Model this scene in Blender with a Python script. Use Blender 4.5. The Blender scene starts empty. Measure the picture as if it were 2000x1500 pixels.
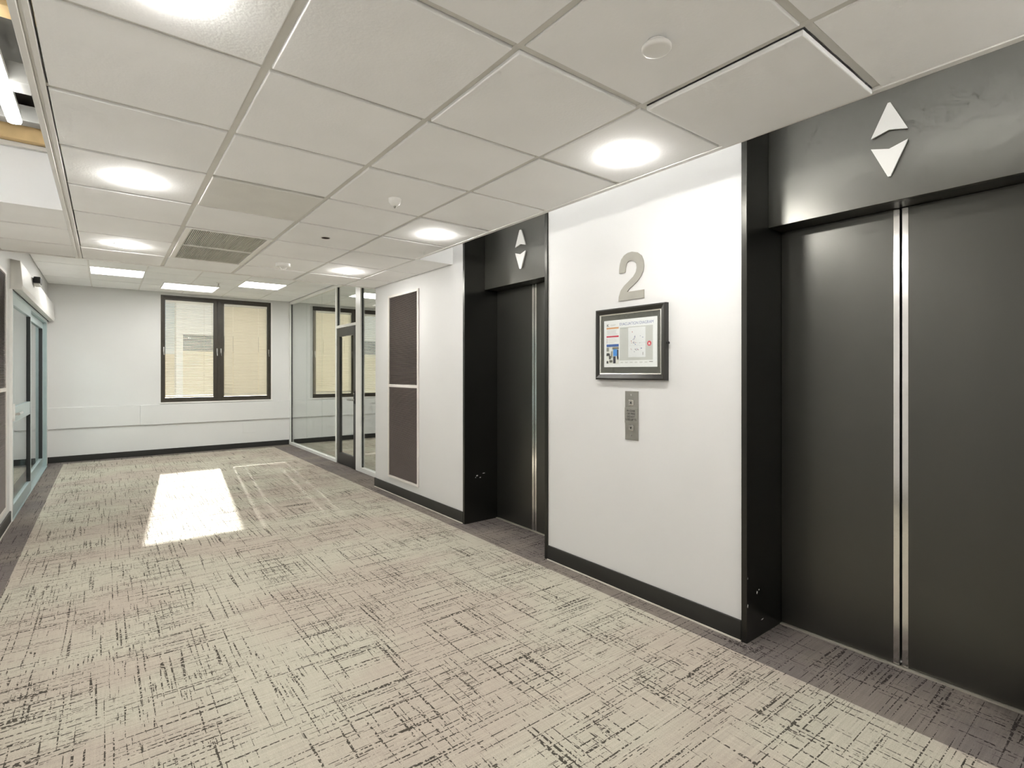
import bpy, bmesh, math, random
from mathutils import Vector, Matrix, noise
random.seed(7)
S = bpy.context.scene
C = S.collection

# ------------------------------------------------------------------ camera, sky, sun, exposure
TH = 0.657991
cd = bpy.data.cameras.new('camera')
cd.sensor_width = 36.0
cd.lens = 36.0 * 1025.68 / 2000.0
cd.shift_y = -22.34 / 2000.0
cd.clip_start = 0.02
cam = bpy.data.objects.new('camera', cd)
cam.location = (0, 0, 1.3735)
cam.rotation_euler = (math.pi / 2, 0, -TH)
C.objects.link(cam)
S.camera = cam

W = bpy.data.worlds.new('sky')
S.world = W
W.use_nodes = True
wn = W.node_tree
wn.nodes.clear()
wo = wn.nodes.new('ShaderNodeOutputWorld')
wb = wn.nodes.new('ShaderNodeBackground')
wb.inputs['Color'].default_value = (0.86, 0.93, 1.0, 1)
wb.inputs['Strength'].default_value = 0.75
wn.links.new(wb.outputs[0], wo.inputs[0])

sd = bpy.data.lights.new('sun', 'SUN')
sd.energy = 23.0
sd.angle = 0.009
sd.color = (1.0, 0.97, 0.92)
sun = bpy.data.objects.new('sun', sd)
sun.rotation_euler = Vector((-0.1, -1.0, -0.463)).to_track_quat('-Z', 'Y').to_euler()
sun.location = (2, 30, 12)
C.objects.link(sun)

S.view_settings.view_transform = 'Standard'
S.view_settings.look = 'None'
S.view_settings.gamma = 1.0
S.view_settings.use_curve_mapping = False
S.view_settings.exposure = 0.0
S.cycles.use_denoising = True
S.cycles.max_bounces = 8
S.cycles.diffuse_bounces = 5
S.cycles.glossy_bounces = 5
S.cycles.transmission_bounces = 6
S.cycles.transparent_max_bounces = 24
S.cycles.sample_clamp_indirect = 8.0
S.cycles.use_adaptive_sampling = True
S.cycles.adaptive_threshold = 0.15
S.cycles.adaptive_min_samples = 14

DOWNLIGHT = 330.0      # emission of the round diffusers
PANEL = 26.0           # emission of the square panels
TUBE = 20.0           # emission of the fluorescent batten
COVE = 13.0           # emission of the cove tubes

# ------------------------------------------------------------------ materials
MATS = {}
def mat(name, col, rough=0.5, metal=0.0, var=0.04, scale=6.0, bump=0.0, bscale=60.0, ior=1.5, spec=None, emit=0.0, ecol=None, rand=0.0, transl=0.0):
    if name in MATS: return MATS[name]
    m = bpy.data.materials.new(name); m.use_nodes = True
    nt = m.node_tree; N = nt.nodes; L = nt.links
    p = N['Principled BSDF']
    tc = N.new('ShaderNodeTexCoord')
    nz = N.new('ShaderNodeTexNoise'); nz.inputs['Scale'].default_value = scale; nz.inputs['Detail'].default_value = 2
    L.new(tc.outputs['Object'], nz.inputs['Vector'])
    mr = N.new('ShaderNodeMapRange'); mr.inputs['From Min'].default_value = .3; mr.inputs['From Max'].default_value = .7
    mr.inputs['To Min'].default_value = 1 - var; mr.inputs['To Max'].default_value = 1 + var
    L.new(nz.outputs['Fac'], mr.inputs['Value'])
    fac = mr.outputs['Result']
    if rand:
        oi = N.new('ShaderNodeObjectInfo')
        r2 = N.new('ShaderNodeMapRange'); r2.inputs['To Min'].default_value = 1 - rand; r2.inputs['To Max'].default_value = 1 + rand * .3
        L.new(oi.outputs['Random'], r2.inputs['Value'])
        mu = N.new('ShaderNodeMath'); mu.operation = 'MULTIPLY'
        L.new(fac, mu.inputs[0]); L.new(r2.outputs['Result'], mu.inputs[1]); fac = mu.outputs[0]
    vm = N.new('ShaderNodeVectorMath'); vm.operation = 'SCALE'
    vm.inputs[0].default_value = col[:3]
    L.new(fac, vm.inputs['Scale'])
    L.new(vm.outputs[0], p.inputs['Base Color'])
    p.inputs['Roughness'].default_value = rough
    p.inputs['Metallic'].default_value = metal
    p.inputs['IOR'].default_value = ior
    if name.startswith('black_enamel'): p.inputs['Specular Tint'].default_value = (1, .985, .90, 1)
    if spec is not None: p.inputs['Specular IOR Level'].default_value = spec
    if emit:
        p.inputs['Emission Color'].default_value = (*(ecol or (1, .97, .92)), 1)
        p.inputs['Emission Strength'].default_value = emit
    if bump:
        n2 = N.new('ShaderNodeTexNoise'); n2.inputs['Scale'].default_value = bscale; n2.inputs['Detail'].default_value = 1
        L.new(tc.outputs['Object'], n2.inputs['Vector'])
        b = N.new('ShaderNodeBump'); b.inputs['Strength'].default_value = bump; b.inputs['Distance'].default_value = .002
        L.new(n2.outputs['Fac'], b.inputs['Height']); L.new(b.outputs[0], p.inputs['Normal'])
    if transl:
        tr = N.new('ShaderNodeBsdfTranslucent'); tr.inputs['Color'].default_value = (*col[:3], 1)
        mx = N.new('ShaderNodeMixShader'); mx.inputs[0].default_value = transl
        L.new(p.outputs[0], mx.inputs[1]); L.new(tr.outputs[0], mx.inputs[2])
        L.new(mx.outputs[0], N['Material Output'].inputs['Surface'])
    MATS[name] = m
    return m

def glass(name, tint=(.96, .98, .97), f0=.04, wobble=0.0):
    if name in MATS: return MATS[name]
    m = bpy.data.materials.new(name); m.use_nodes = True
    nt = m.node_tree; N = nt.nodes; L = nt.links
    N.remove(N['Principled BSDF'])
    t = N.new('ShaderNodeBsdfTransparent'); t.inputs[0].default_value = (*tint, 1)
    g = N.new('ShaderNodeBsdfGlossy'); g.inputs['Roughness'].default_value = 0.0
    lw = N.new('ShaderNodeLayerWeight'); lw.inputs['Blend'].default_value = .5
    pw = N.new('ShaderNodeMath'); pw.operation = 'POWER'; pw.inputs[1].default_value = 5
    L.new(lw.outputs['Facing'], pw.inputs[0])
    ma = N.new('ShaderNodeMath'); ma.operation = 'MULTIPLY_ADD'; ma.inputs[1].default_value = 1 - f0; ma.inputs[2].default_value = f0
    L.new(pw.outputs[0], ma.inputs[0])
    nz = N.new('ShaderNodeTexNoise'); nz.inputs['Scale'].default_value = 1.2
    tc = N.new('ShaderNodeTexCoord'); L.new(tc.outputs['Object'], nz.inputs['Vector'])
    b = N.new('ShaderNodeBump'); b.inputs['Strength'].default_value = .02; b.inputs['Distance'].default_value = .001
    L.new(nz.outputs['Fac'], b.inputs['Height']); L.new(b.outputs[0], g.inputs['Normal'])
    mx = N.new('ShaderNodeMixShader')
    L.new(ma.outputs[0], mx.inputs[0]); L.new(t.outputs[0], mx.inputs[1]); L.new(g.outputs[0], mx.inputs[2])
    L.new(mx.outputs[0], N['Material Output'].inputs['Surface'])
    MATS[name] = m
    return m

def carpet(name, base, base2, dark, amount):
    """woven carpet: light ground with dark broken hatching along both room axes"""
    m = bpy.data.materials.new(name); m.use_nodes = True
    nt = m.node_tree; N = nt.nodes; L = nt.links
    p = N['Principled BSDF']; p.inputs['Roughness'].default_value = .95; p.inputs['Specular IOR Level'].default_value = .15
    geo = N.new('ShaderNodeNewGeometry')
    def math_(op, a, b=None, c=None):
        n = N.new('ShaderNodeMath'); n.operation = op
        for i, v in enumerate((a, b, c)):
            if v is None: continue
            if isinstance(v, (int, float)): n.inputs[i].default_value = v
            else: L.new(v, n.inputs[i])
        return n.outputs[0]
    def nz(sx, sy, off, detail=2.0, rough=.5):
        mp = N.new('ShaderNodeMapping'); mp.inputs['Scale'].default_value = (sx, sy, 1); mp.inputs['Location'].default_value = (off, off * .7, off * .31)
        L.new(geo.outputs['Position'], mp.inputs['Vector'])
        n = N.new('ShaderNodeTexNoise'); n.noise_dimensions = '2D'; n.inputs['Scale'].default_value = 1; n.inputs['Detail'].default_value = detail; n.inputs['Roughness'].default_value = rough
        L.new(mp.outputs[0], n.inputs['Vector'])
        return n.outputs['Fac']
    def sm(v, a, b):
        r = N.new('ShaderNodeMapRange'); r.interpolation_type = 'SMOOTHSTEP'
        r.inputs['From Min'].default_value = a; r.inputs['From Max'].default_value = b
        L.new(v, r.inputs['Value']); return r.outputs['Result']
    # thin streaks: very stretched noise, kept only inside soft patches, broken into yarn dashes
    ys = sm(nz(125, 7.0, 3, 1.0), .66, .70)
    xs = sm(nz(6.0, 140, 11, 1.0), .66, .70)
    ys2 = sm(nz(80, 2.0, 31, 0.0), .735, .76)
    xs2 = sm(nz(1.6, 95, 47, 0.0), .715, .74)
    patch1 = sm(nz(2.6, 2.2, 5, 2.0), .48, .60)
    patch2 = sm(nz(2.2, 2.8, 17, 2.0), .48, .60)
    dash_y = sm(nz(70, 75, 23, 1.0), .43, .53)
    dash_x = sm(nz(75, 70, 29, 1.0), .41, .51)
    a = math_('MULTIPLY', math_('MULTIPLY', ys, patch1), dash_y)
    b = math_('MULTIPLY', math_('MULTIPLY', xs, patch2), dash_x)
    c = math_('MULTIPLY', math_('MULTIPLY', ys2, dash_y), .75)
    d = math_('MULTIPLY', math_('MULTIPLY', xs2, dash_x), .75)
    h = math_('MAXIMUM', math_('MAXIMUM', a, b), math_('MAXIMUM', c, d))
    h = math_('MINIMUM', math_('MULTIPLY', h, amount), .93)
    # ground: warm/cool drift, faint weave lines, fibre speckle
    mixc = N.new('ShaderNodeMix'); mixc.data_type = 'RGBA'
    L.new(sm(nz(1.1, 1.5, 41, 3.0), .35, .65), mixc.inputs['Factor'])
    mixc.inputs['A'].default_value = (*base, 1); mixc.inputs['B'].default_value = (*base2, 1)
    weave = math_('ADD', math_('MULTIPLY', nz(3, 130, 51, 1.0), .30), math_('MULTIPLY', nz(240, 260, 57, 2.0), .46))
    weave = math_('ADD', weave, math_('MULTIPLY', nz(140, 7, 59, 1.0), .16))
    sc = math_('ADD', weave, .54)
    vm = N.new('ShaderNodeVectorMath'); vm.operation = 'SCALE'
    L.new(mixc.outputs['Result'], vm.inputs[0]); L.new(sc, vm.inputs['Scale'])
    m2 = N.new('ShaderNodeMix'); m2.data_type = 'RGBA'
    L.new(h, m2.inputs['Factor']); L.new(vm.outputs[0], m2.inputs['A']); m2.inputs['B'].default_value = (*dark, 1)
    L.new(m2.outputs['Result'], p.inputs['Base Color'])
    bp = N.new('ShaderNodeBump'); bp.inputs['Strength'].default_value = .35; bp.inputs['Distance'].default_value = .002
    L.new(nz(300, 300, 71, 1.0), bp.inputs['Height']); L.new(bp.outputs[0], p.inputs['Normal'])
    return m

M_FIELD = carpet('carpet_field', (.435, .410, .338), (.405, .355, .300), (.040, .035, .027), 1.7)
M_BORDER = carpet('carpet_border', (.205, .178, .155), (.160, .140, .132), (.030, .025, .022), 1.3)
M_WALL = mat('wall_paint', (.645, .645, .64), .55, var=.012, scale=1.5)
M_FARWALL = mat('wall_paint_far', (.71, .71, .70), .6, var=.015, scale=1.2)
M_TILE = mat('ceiling_tile', (.94, .945, .945), .85, var=.018, scale=3.0, bump=.25, bscale=90, rand=.04)
M_TILED = mat('ceiling_tile_dark', (.76, .755, .72), .85, var=.03, scale=5.0, bump=.25, bscale=90)  # darker grey tone for a single tile
M_TEE = mat('tee_metal', (.66, .65, .61), .45, var=.03)
M_TRIMW = mat('trim_white', (.80, .79, .765), .4, var=.015)
M_BLACKBASE = mat('baseboard_vinyl', (.020, .020, .018), .38, var=.15, bump=.05)
M_BEAD = mat('sealant_bead', (.62, .59, .52), .6, var=.1)
M_LIFT = mat('black_enamel', (.010, .010, .009), .36, var=.1, ior=1.9, bump=.10, bscale=380)
M_JAMB = mat('black_enamel_jamb', (.006, .006, .0055), .30, var=.1, ior=1.55, bump=.10, bscale=380)
M_LIFTH = mat('black_enamel_header', (.016, .016, .013), .36, var=.1, ior=2.2, bump=.03, bscale=300)
M_CHROME = mat('polished_steel', (.78, .77, .75), .16, 1.0, var=.03)
M_STEEL = mat('brushed_steel', (.40, .395, .36), .36, 1.0, var=.05, scale=25)
M_SILL = mat('door_sill', (.55, .52, .45), .4, .6, var=.1)
M_ARROW = mat('arrow_acrylic', (.82, .815, .79), .35, var=.01)
M_BRONZE = mat('bronze_frame', (.040, .033, .022), .38, var=.12, scale=14, bump=.05)
M_SLAT = mat('blind_slat', (.59, .555, .465), .8, var=.02, spec=.1, transl=.014)
M_SLATW = mat('blind_slat_pale', (.72, .68, .59), .9, var=.02, spec=.0, transl=.012)
M_CORD = mat('blind_cord', (.55, .5, .4), .7)
M_RAIL = mat('blind_rail', (.75, .73, .66), .4)
M_GLASS = glass('clear_glass')
M_WINGLASS = glass('window_glass', (.97, .98, .97), .003)
M_GLASSB = glass('door_glass', (.88, .95, .95), .12)
M_WHITEFRAME = mat('white_frame', (.80, .80, .775), .32, var=.015)
M_GREYFRAME = mat('dark_door_frame', (.030, .030, .028), .3, var=.08)
M_BLUEFRAME = mat('aluminium_frame', (.42, .52, .53), .28, .25, var=.03)
M_GASKET = mat('gasket', (.02, .022, .022), .5)
M_GRILLE = mat('grille_slat', (.135, .108, .098), .5, var=.05)
M_GRILLEBACK = mat('grille_back', (.030, .025, .023), .9)
M_GRILLEF = mat('grille_frame', (.70, .665, .63), .4, var=.02)
M_VENT = mat('vent_slat', (.62, .61, .55), .5, var=.04)
M_VENTBACK = mat('vent_back', (.25, .25, .22), .9)
M_DOWN = mat('lit_diffuser', (.9, .9, .9), .5, emit=DOWNLIGHT, ecol=(1, .975, .93))
M_PANEL = mat('lit_panel', (.9, .9, .9), .5, emit=PANEL, ecol=(1, .985, .95))
M_SUNPATCH = mat('lit_panel_soft', (.9, .9, .9), .5, emit=5.0, ecol=(1, .985, .95))  # glow for the sunlight bounced onto the ceiling, not a lamp
M_TUBE = mat('lit_tube', (.9, .9, .9), .5, emit=TUBE, ecol=(1, .99, .96))
M_PLASTIC = mat('white_plastic', (.80, .79, .76), .35, var=.01)
M_DARK = mat('dark_plastic', (.015, .015, .015), .4)
M_STEELBEAM = mat('painted_steel', (.28, .277, .26), .5, var=.06)
M_DUCT = mat('plenum_dark', (.20, .195, .18), .8, var=.1)
M_TIMBER = mat('timber', (.66, .47, .23), .6, var=.12, scale=9)
M_CREAM = mat('cream_render', (.72, .62, .42), .8, var=.06, scale=1.0)
M_PALE = mat('pale_render', (.80, .78, .72), .8, var=.04, scale=1.0)
M_BGLASS = mat('building_glass', (.06, .09, .10), .1, var=.1)
M_NUM = mat('number_metal', (.36, .35, .31), .40, .55, var=.04, scale=12)
M_FRAMEB = mat('black_moulding', (.018, .0175, .015), .28, var=.08)
M_SILVER = mat('silver_slip', (.78, .77, .72), .25, .7)
M_MAT = mat('grey_mount', (.085, .083, .070), .5, var=.03)
M_PAPER = mat('paper', (.84, .84, .86), .5, var=.01)
def ink(n, c): return mat('ink_' + n, c, .55, var=.02)

# ------------------------------------------------------------------ mesh helpers
def new_obj(name, me, parent=None, m=None):
    o = bpy.data.objects.new(name, me); C.objects.link(o)
    if parent is not None: o.parent = parent
    if m is not None and me is not None and not me.materials: me.materials.append(m)
    return o
def origin_of(o):
    v = Vector((0, 0, 0))
    while o is not None:
        v += o.location; o = o.parent
    return v
def bx(bm, x0, x1, y0, y1, z0, z1):
    v = [bm.verts.new((x, y, z)) for x in (x0, x1) for y in (y0, y1) for z in (z0, z1)]
    for f in ((0, 1, 3, 2), (4, 6, 7, 5), (0, 4, 5, 1), (2, 3, 7, 6), (0, 2, 6, 4), (1, 5, 7, 3)):
        bm.faces.new([v[i] for i in f])
def finish(bm, name, m, parent=None, smooth=False, bevel=0.0, seg=2):
    if bevel:
        bmesh.ops.bevel(bm, geom=list(bm.edges), offset=bevel, segments=seg, affect='EDGES', profile=.5)
    bmesh.ops.recalc_face_normals(bm, faces=list(bm.faces))
    o0 = origin_of(parent)
    if o0.length: bmesh.ops.translate(bm, vec=-o0, verts=list(bm.verts))
    me = bpy.data.meshes.new(name); bm.to_mesh(me); bm.free()
    if smooth:
        for p in me.polygons: p.use_smooth = True
    return new_obj(name, me, parent, m)
def box(name, m, x0, x1, y0, y1, z0, z1, parent=None, bevel=0.0):
    bm = bmesh.new(); bx(bm, x0, x1, y0, y1, z0, z1)
    return finish(bm, name, m, parent, bevel=bevel)
def boxes(name, m, lst, parent=None, bevel=0.0):
    bm = bmesh.new()
    for b in lst: bx(bm, *b)
    return finish(bm, name, m, parent, bevel=bevel)
def lathe(name, m, prof, cx, cy, z, parent=None, seg=40):
    """prof: (radius, dz) downwards from z"""
    bm = bmesh.new(); rings = []
    for r, dz in prof:
        if r < 1e-6: rings.append([bm.verts.new((cx, cy, z + dz))])
        else: rings.append([bm.verts.new((cx + r * math.cos(2 * math.pi * i / seg), cy + r * math.sin(2 * math.pi * i / seg), z + dz)) for i in range(seg)])
    for a, b in zip(rings, rings[1:]):
        for i in range(seg):
            j = (i + 1) % seg
            q = [a[i % len(a)], a[j % len(a)], b[j % len(b)], b[i % len(b)]]
            u = []
            for v in q:
                if v not in u: u.append(v)
            if len(u) > 2: bm.faces.new(u)
    return finish(bm, name, m, parent, smooth=True)
def rod(name, m, p, q, r, parent=None, seg=12):
    p, q = Vector(p), Vector(q); d = (q - p).normalized()
    a = d.orthogonal().normalized(); b = d.cross(a)
    bm = bmesh.new(); R = []
    for c in (p, q): R.append([bm.verts.new(c + a * r * math.cos(2 * math.pi * i / seg) + b * r * math.sin(2 * math.pi * i / seg)) for i in range(seg)])
    for i in range(seg): bm.faces.new([R[0][i], R[0][(i + 1) % seg], R[1][(i + 1) % seg], R[1][i]])
    bm.faces.new(R[0]); bm.faces.new(R[1])
    return finish(bm, name, m, parent, smooth=False)
def prism_x(name, m, poly, x0, x1, parent=None, bevel=0.0):
    """polygon in (y, z), extruded from x0 to x1"""
    bm = bmesh.new()
    a = [bm.verts.new((x0, y, z)) for y, z in poly]; b = [bm.verts.new((x1, y, z)) for y, z in poly]
    n = len(poly)
    f1 = bm.faces.new(a); f2 = bm.faces.new(b)
    for i in range(n): bm.faces.new([a[i], a[(i + 1) % n], b[(i + 1) % n], b[i]])
    bm.normal_update()
    if bevel: bmesh.ops.bevel(bm, geom=list(bm.edges), offset=bevel, segments=2, affect='EDGES', profile=.5)
    bmesh.ops.triangulate(bm, faces=[f for f in bm.faces if len(f.verts) > 4], ngon_method='EAR_CLIP')
    return finish(bm, name, m, parent)
def prism_y(name, m, poly, y0, y1, parent=None):
    """polygon in (x, z), extruded along y"""
    bm = bmesh.new()
    a = [bm.verts.new((x, y0, z)) for x, z in poly]; b = [bm.verts.new((x, y1, z)) for x, z in poly]
    n = len(poly); bm.faces.new(a); bm.faces.new(b)
    for i in range(n): bm.faces.new([a[i], a[(i + 1) % n], b[(i + 1) % n], b[i]])
    return finish(bm, name, m, parent)
def thing(name, loc, label, cat, group=None):
    o = bpy.data.objects.new(name, None); o.empty_display_size = .1; C.objects.link(o)
    o.location = loc
    return tag(o, label, cat, group)
def tag(o, label, cat=None, group=None, kind=None):
    o['label'] = label
    if cat: o['category'] = cat
    if group: o['group'] = group
    if kind: o['kind'] = kind
    return o
def struct(o, label, cat=None):
    o['kind'] = 'structure'; o['label'] = label; o['category'] = cat or o.name.split('_')[0].split('.')[0]
    return o
def sroot(name, loc, label, cat=None):
    o = bpy.data.objects.new(name, None); o.empty_display_size = .1; C.objects.link(o); o.location = loc
    return struct(o, label, cat)
def text_mesh(body, bold=False):
    cu = bpy.data.curves.new('t', 'FONT'); cu.body = body; cu.size = 1; cu.resolution_u = 3
    if bold: cu.offset = .012
    o = bpy.data.objects.new('t', cu); C.objects.link(o)
    bpy.context.view_layer.update()
    me = bpy.data.meshes.new_from_object(o.evaluated_get(bpy.context.evaluated_depsgraph_get()))
    bpy.data.objects.remove(o); bpy.data.curves.remove(cu)
    return me
def text_on_wall(name, body, m, x, y_left, y_right, z_low, z_high, parent, bold=False):
    """lettering on a wall facing -x: reads from high y to low y"""
    me = text_mesh(body, bold)
    xs = [v.co.x for v in me.vertices]; ys = [v.co.y for v in me.vertices]
    ax, bxx, ay, by = min(xs), max(xs), min(ys), max(ys)
    o0 = origin_of(parent)
    for v in me.vertices:
        s = (v.co.x - ax) / (bxx - ax); t = (v.co.y - ay) / (by - ay)
        v.co = Vector((x, y_left + (y_right - y_left) * s, z_low + (z_high - z_low) * t)) - o0
    me.name = name; me.materials.clear()
    return new_obj(name, me, parent, m)

# ------------------------------------------------------------------ main dimensions
XL, XR = -0.70, 2.576        # left wall, lift wall
YF, YB = 10.57, -2.6         # far wall, wall behind the camera
H1, H2, HS = 2.39, 2.725, 3.05
YC = 6.03                    # end of the low ceiling and of the lift wall
XP = 2.81                    # glass partition
GX = [-0.1765, 0.4235, 1.0235, 1.6235, 2.2]
GY = [0.09 + .6 * k for k in range(10)] + [YC]
XE, YE = 2.2, 4.24           # light cove beside the lift wall
XO, YO = -0.215, 4.33        # open ceiling bay on the left
LIFTS = [(0.8275, 0.5775), (3.472, 0.577)]
XD, XH = 2.93, 2.785         # lift door plane, header plane

# ------------------------------------------------------------------ floor
fl = sroot('floor', (0, 0, 0), 'beige carpet with dark crosshatch pattern and a dark brown border', 'floor')
box('carpet_field', M_FIELD, -.51, 2.452, YB, 10.36, -.05, 0, fl)
boxes('carpet_border', M_BORDER, [(XL - .02, -.51, YB, YF, -.05, 0)], fl)
boxes('carpet_border', M_BORDER, [(2.452, 2.98, YB, YC, -.05, 0)], fl)
boxes('carpet_border', M_BORDER, [(2.452, XP, YC, YF, -.05, 0)], fl)
boxes('carpet_border', M_BORDER, [(-.51, 2.452, 10.36, YF, -.05, 0)], fl)
box('carpet_office', M_FIELD, XP, 6.2, YC, YF, -.05, -.001, fl)
box('carpet_lobby', M_FIELD, -3.2, XL - .02, 5.8, YF, -.05, -.001, fl)

# ------------------------------------------------------------------ walls
(l2c, l2w), (l1c, l1w) = LIFTS
wr = sroot('wall_right', (XR, 0, 0), 'white wall that holds the two black lift entrances', 'wall')
box('wall_panel', M_WALL, XR, 3.0, YB, l2c - l2w, 0, HS, wr)
box('wall_panel', M_WALL, XR, 3.0, l2c + l2w, l1c - l1w, 0, HS, wr)
box('wall_panel', M_WALL, XR, 3.2, l1c + l1w, YC, 0, HS, wr)
box('shaft_wall', M_DUCT, 3.0, 3.2, YB, l1c + l1w, 0, HS, wr)

WX0, WX1, WZ0, WZ1 = .725, 2.447, .873, 2.68
VX0, VX1 = 3.215, 4.95
wf = sroot('wall_far', (0, YF, 0), 'pale far wall with dark framed windows and a duct band', 'wall')
T = .16
boxes('wall_panel', M_FARWALL, [
    (XL, WX0, YF, YF + T, 0, HS), (WX0, WX1, YF, YF + T, 0, WZ0), (WX0, WX1, YF, YF + T, WZ1, HS),
    (WX1, VX0, YF, YF + T, 0, HS), (VX0, VX1, YF, YF + T, 0, WZ0), (VX0, VX1, YF, YF + T, WZ1, HS),
    (VX1, 6.2, YF, YF + T, 0, HS), (-3.2, XL, YF, YF + T, 0, HS)], wf)
# boxed duct band under the windows
box('duct_cover', M_FARWALL, XL, .442, YF - .022, YF, .515, .838, wf, bevel=.002)
box('duct_cover', M_FARWALL, .445, XP, YF - .022, YF, .510, .838, wf, bevel=.002)
box('duct_cover', M_FARWALL, XP + .03, 6.2, YF - .022, YF, .510, .838, wf, bevel=.002)
box('access_panel', M_FARWALL, 1.97, 2.18, YF - .006, YF, .27, .465, wf, bevel=.0015)

wl = sroot('wall_left', (XL, 0, 0), 'white left wall beside the sliding glass doors', 'wall')
DY0, DY1, DZ = 6.665, 10.30, 2.14
boxes('wall_panel', M_WALL, [(XL - .15, XL, YB, DY0, 0, HS), (XL - .15, XL, DY0, DY1, DZ, HS), (XL - .15, XL, DY1, YF, 0, HS)], wl)
wbk = sroot('wall_back', (0, YB, 0), 'white wall behind the viewer', 'wall')
box('wall_panel', M_WALL, XL, XR, YB - .15, YB, 0, HS, wbk)
wof = sroot('wall_office', (6.2, YC, 0), 'white walls of the glazed office', 'wall')
boxes('wall_panel', M_WALL, [(6.2, 6.35, YC, YF, 0, HS), (3.2, 6.35, YC - .15, YC, 0, HS)], wof)
wlo = sroot('wall_lobby', (-3.2, 6, 0), 'pale walls of the space behind the sliding doors', 'wall')
boxes('wall_panel', M_WALL, [(-3.35, -3.2, 5.65, YF, 0, HS), (-3.35, XL - .15, 5.65, 5.8, 0, HS)], wlo)

# baseboards
bb = sroot('baseboard_right', (XR, 0, 0), 'black vinyl baseboard along the lift wall', 'baseboard')
for a, b in ((YB, l2c - l2w - .002), (l2c + l2w + .002, l1c - l1w - .002), (l1c + l1w + .002, YC)):
    box('board', M_BLACKBASE, XR - .012, XR, a, b, .006, .106, bb, bevel=.003)
    box('sealant_bead', M_BEAD, XR - .017, XR - .002, a, b, 0, .007, bb)
box('board', M_BLACKBASE, XR - .012, XP - .03, YC, YC + .012, .006, .106, bb, bevel=.003)
b2 = sroot('baseboard_far', (0, YF, 0), 'dark baseboard along the far wall', 'baseboard')
box('board', M_BLACKBASE, XL, XP - .04, YF - .013, YF, 0, .092, b2, bevel=.003)
box('board', M_BLACKBASE, XP + .05, 6.2, YF - .013, YF, 0, .092, b2, bevel=.003)
b3 = sroot('baseboard_left', (XL, 0, 0), 'dark baseboard under the left wall grille', 'baseboard')
box('board', M_BLACKBASE, XL, XL + .012, YB, DY0 - .03, .006, .106, b3, bevel=.003)
box('sealant_bead', M_BEAD, XL + .002, XL + .017, YB, DY0 - .03, 0, .007, b3)
box('board', M_BLACKBASE, -3.2, XL - .15, YF - .013, YF, 0, .092, b3, bevel=.003)

# ------------------------------------------------------------------ ceilings
slab = box('ceiling', M_DUCT, -3.35, 6.35, YB - .15, YF + T, HS, HS + .15)
struct(slab, 'dark structural slab above the hung ceilings', 'ceiling')

cl = sroot('ceiling', (0, 0, H1), 'low hung ceiling of square white tiles over the lift lobby', 'ceiling')
TILE = {}
def tile_mesh(w, d):
    k = (round(w, 3), round(d, 3))
    if k not in TILE:
        bm = bmesh.new(); bx(bm, -w / 2, w / 2, -d / 2, d / 2, 0, .016)
        bmesh.ops.bevel(bm, geom=[e for e in bm.edges if all(v.co.z < .001 for v in e.verts)], offset=.004, segments=2, affect='EDGES', profile=.5)
        bmesh.ops.recalc_face_normals(bm, faces=list(bm.faces))
        me = bpy.data.meshes.new('tile'); bm.to_mesh(me); bm.free(); me.materials.append(M_TILE)
        TILE[k] = me
    return TILE[k]
def tile(x0, x1, y0, y1, z, parent, gap=.028, dz=0.0, jit=True, m=None):
    me = tile_mesh(x1 - x0 - gap, y1 - y0 - gap)
    if m is not None:
        me = me.copy(); me.materials.clear(); me.materials.append(m)
    o = new_obj('tile', me, parent)
    o.location = Vector(((x0 + x1) / 2, (y0 + y1) / 2, z + dz)) - origin_of(parent)
    if jit:
        o.location.x += random.uniform(-.002, .002); o.location.y += random.uniform(-.002, .002); o.location.z += random.uniform(-.0015, .0015)
        o.rotation_euler = (random.uniform(-.0025, .0025), random.uniform(-.0025, .0025), random.uniform(-.002, .002))
    return o
VENT = [(1, 7), (1, 8)]     # grid cells taken by the air grilles
for i in range(4):
    for j in range(len(GY) - 1):
        if (i, j) in VENT: continue
        dz = {(3, 1): -.012, (1, 5): -.004, (2, 2): -.003, (1, 2): -.003}.get((i, j), 0)
        tile(GX[i], GX[i + 1], GY[j], GY[j + 1], H1, cl, dz=dz, m=M_TILED if (i, j) == (1, 5) else None)
for a, b in ((YO, 4.89), (4.89, 5.49), (5.49, YC)): tile(XL + .002, GX[0] - .01, a, b, H1, cl)
for a, b in ((YE + .02, 4.89), (4.89, 5.49), (5.49, YC)): tile(XE, XR - .002, a, b, H1, cl, gap=.02)
ZT = H1 + .008
for k, x in enumerate(GX[1:-1]):
    w = .017 if k == 0 else .013
    box('tee_bar', M_TEE, x - w, x + w, -.3, YC, ZT, ZT + .03, cl)
for y in GY[:-1]:
    xe = XE if y < 4.2 else XR
    xs = XL if y > 4.4 else GX[0]
    box('tee_bar', M_TEE, xs, xe, y - .012, y + .012, ZT + .001, ZT + .03, cl)
box('tee_bar', M_TEE, XE - .012, XE + .012, YE + .02, YC, ZT, ZT + .03, cl)
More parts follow.
